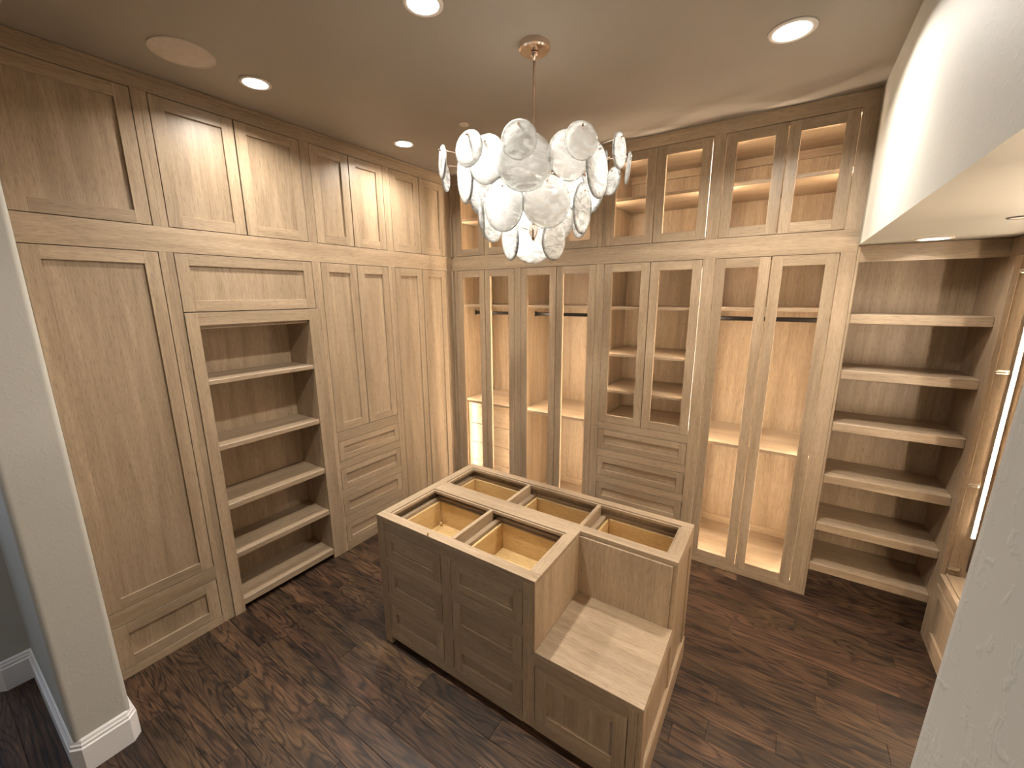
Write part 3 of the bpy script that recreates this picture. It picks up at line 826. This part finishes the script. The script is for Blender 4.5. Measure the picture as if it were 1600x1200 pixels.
# ------------------------------------------------------------------ chandelier
CX, CY = 1.693, -1.343
t = thing('chandelier', 'tiered chandelier of white swirled glass discs hanging from the ceiling', 'chandelier', (CX, CY, CEIL))
mesh_obj('canopy', t, (CX, CY, CEIL), lathe([(0, -0.028), (0.060, -0.026), (0.067, -0.021), (0.069, -0.006), (0.069, -0.0005), (0, -0.0005)], 48), CHROME, False)
mesh_obj('canopy_collar', t, (CX, CY, CEIL), lathe([(0, -0.062), (0.008, -0.062), (0.009, -0.048), (0.017, -0.044), (0.018, -0.034), (0.014, -0.029), (0, -0.028)], 24), CHROME, True)
mesh_obj('rod', t, (CX, CY, CEIL), rod((0, 0, -0.06), (0, 0, -0.80), 0.006, 16), CHROME, True)
mesh_obj('hub', t, (CX, CY, 2.56), lathe([(0, 0.045), (0.012, 0.045), (0.02, 0.035), (0.045, 0.028), (0.05, 0.02), (0.05, -0.02), (0.03, -0.03), (0.014, -0.04), (0, -0.042)], 32), CHROME, True)
mesh_obj('hub', t, (CX, CY, 2.44), lathe([(0, 0.03), (0.02, 0.028), (0.035, 0.018), (0.035, -0.018), (0.02, -0.028), (0, -0.03)], 32), CHROME, True)
mesh_obj('finial', t, (CX, CY, 2.30), lathe([(0, 0.03), (0.014, 0.026), (0.022, 0.01), (0.022, -0.01), (0.012, -0.03), (0.006, -0.045), (0, -0.05)], 24), CHROME, True)
ADDED_BULB = plain('added_bulb_glow', (1, 1, 1), 0.5, 0, (1.0, 0.96, 0.90), 34.0)  # bulbs with sockets and arms are added to brighten the glass discs
for i in range(6):
    a = math.radians(9 + 60 * i)
    p_ = (CX + 0.13 * math.cos(a), CY + 0.13 * math.sin(a), 2.50)
    sk = mesh_obj('added_lamp_socket', t, p_, lathe([(0, 0.055), (0.010, 0.055), (0.011, 0.012), (0, 0.012)], 16), CHROME)
    mesh_obj('added_bulb', sk, p_, lathe([(0, 0.0115), (0.008, 0.010), (0.0095, -0.004), (0.008, -0.024), (0.004, -0.032), (0, -0.033)], 16), ADDED_BULB, True)
    st_ = Vector((CX + 0.03 * math.cos(a), CY + 0.03 * math.sin(a), 2.56))
    mesh_obj('added_lamp_arm', t, st_, rod((0, 0, 0), Vector(p_) + Vector((0, 0, 0.052)) - st_, 0.0035, 8), CHROME, True)
DISC = {}
def disc_mesh(r):
    if r not in DISC:
        pr = [(0, 0.0035), (r * 0.6, 0.0045), (r * 0.90, 0.005), (r * 0.975, 0.0035), (r, 0), (r * 0.975, -0.0035), (r * 0.90, -0.004), (r * 0.6, -0.0025), (0, -0.0015)]
        bm = lathe(pr, 44)
        me = bpy.data.meshes.new('glass_disc')
        bm.to_mesh(me); bm.free()
        me.materials.append(GLASS)
        for p in me.polygons:
            p.use_smooth = True
        DISC[r] = me
    return DISC[r]
def glass(ang, R, z, r, hub_z, tilt=0.0, twist=0.0):
    a = math.radians(ang)
    n = Vector((math.cos(a), math.sin(a), 0))
    pos = Vector((CX, CY, z)) + n * R
    o = bpy.data.objects.new('glass_disc', disc_mesh(r))
    o['disc_radius'] = r
    link(o, t, pos)
    nn = Matrix.Rotation(math.radians(twist), 3, 'Z') @ n
    tang = Vector((0, 0, 1)).cross(nn)
    nn = Matrix.Rotation(math.radians(tilt), 3, tang) @ nn
    up = nn.cross(tang)
    o.rotation_euler = Matrix((tang, up, nn)).transposed().to_euler()
    # pin through the top of the disc and the arm that carries it
    top = pos + Vector((0, 0, r * 0.72))
    mesh_obj('pin', t, top, rod(-n * 0.012, n * 0.014, 0.0042, 10), CHROME, True)
    st = Vector((CX, CY, hub_z)) + n * 0.03
    mesh_obj('arm', t, st, rod((0, 0, 0), top - n * 0.010 - st, 0.0022, 8), CHROME, True)
rnd = random.Random(3)
for i in range(12):
    a = -126 + 30 * i
    glass(a + rnd.uniform(-1.5, 1.5), 0.42, 2.553 + rnd.uniform(-.006, .006), 0.067, 2.57, rnd.uniform(-3, 5), rnd.uniform(-7, 7))
for i in range(12):
    a = -126 + 30 * i
    big = (i % 2 == 0)
    glass(a + rnd.uniform(-1.5, 1.5), 0.325, 2.503 if big else 2.530, 0.110 if big else 0.092, 2.55, rnd.uniform(-2, 5), rnd.uniform(-6, 6))
for i in range(8):
    a = -134 + 45 * i
    glass(a + rnd.uniform(-3, 3), 0.24, 2.372 + rnd.uniform(-.008, .008), 0.106, 2.44, rnd.uniform(0, 6), rnd.uniform(-6, 6))
for a, z, r in ((-123, 2.253, 0.095), (-8, 2.245, 0.090), (122, 2.262, 0.108)):
    glass(a, 0.12, z, r, 2.30, 4)
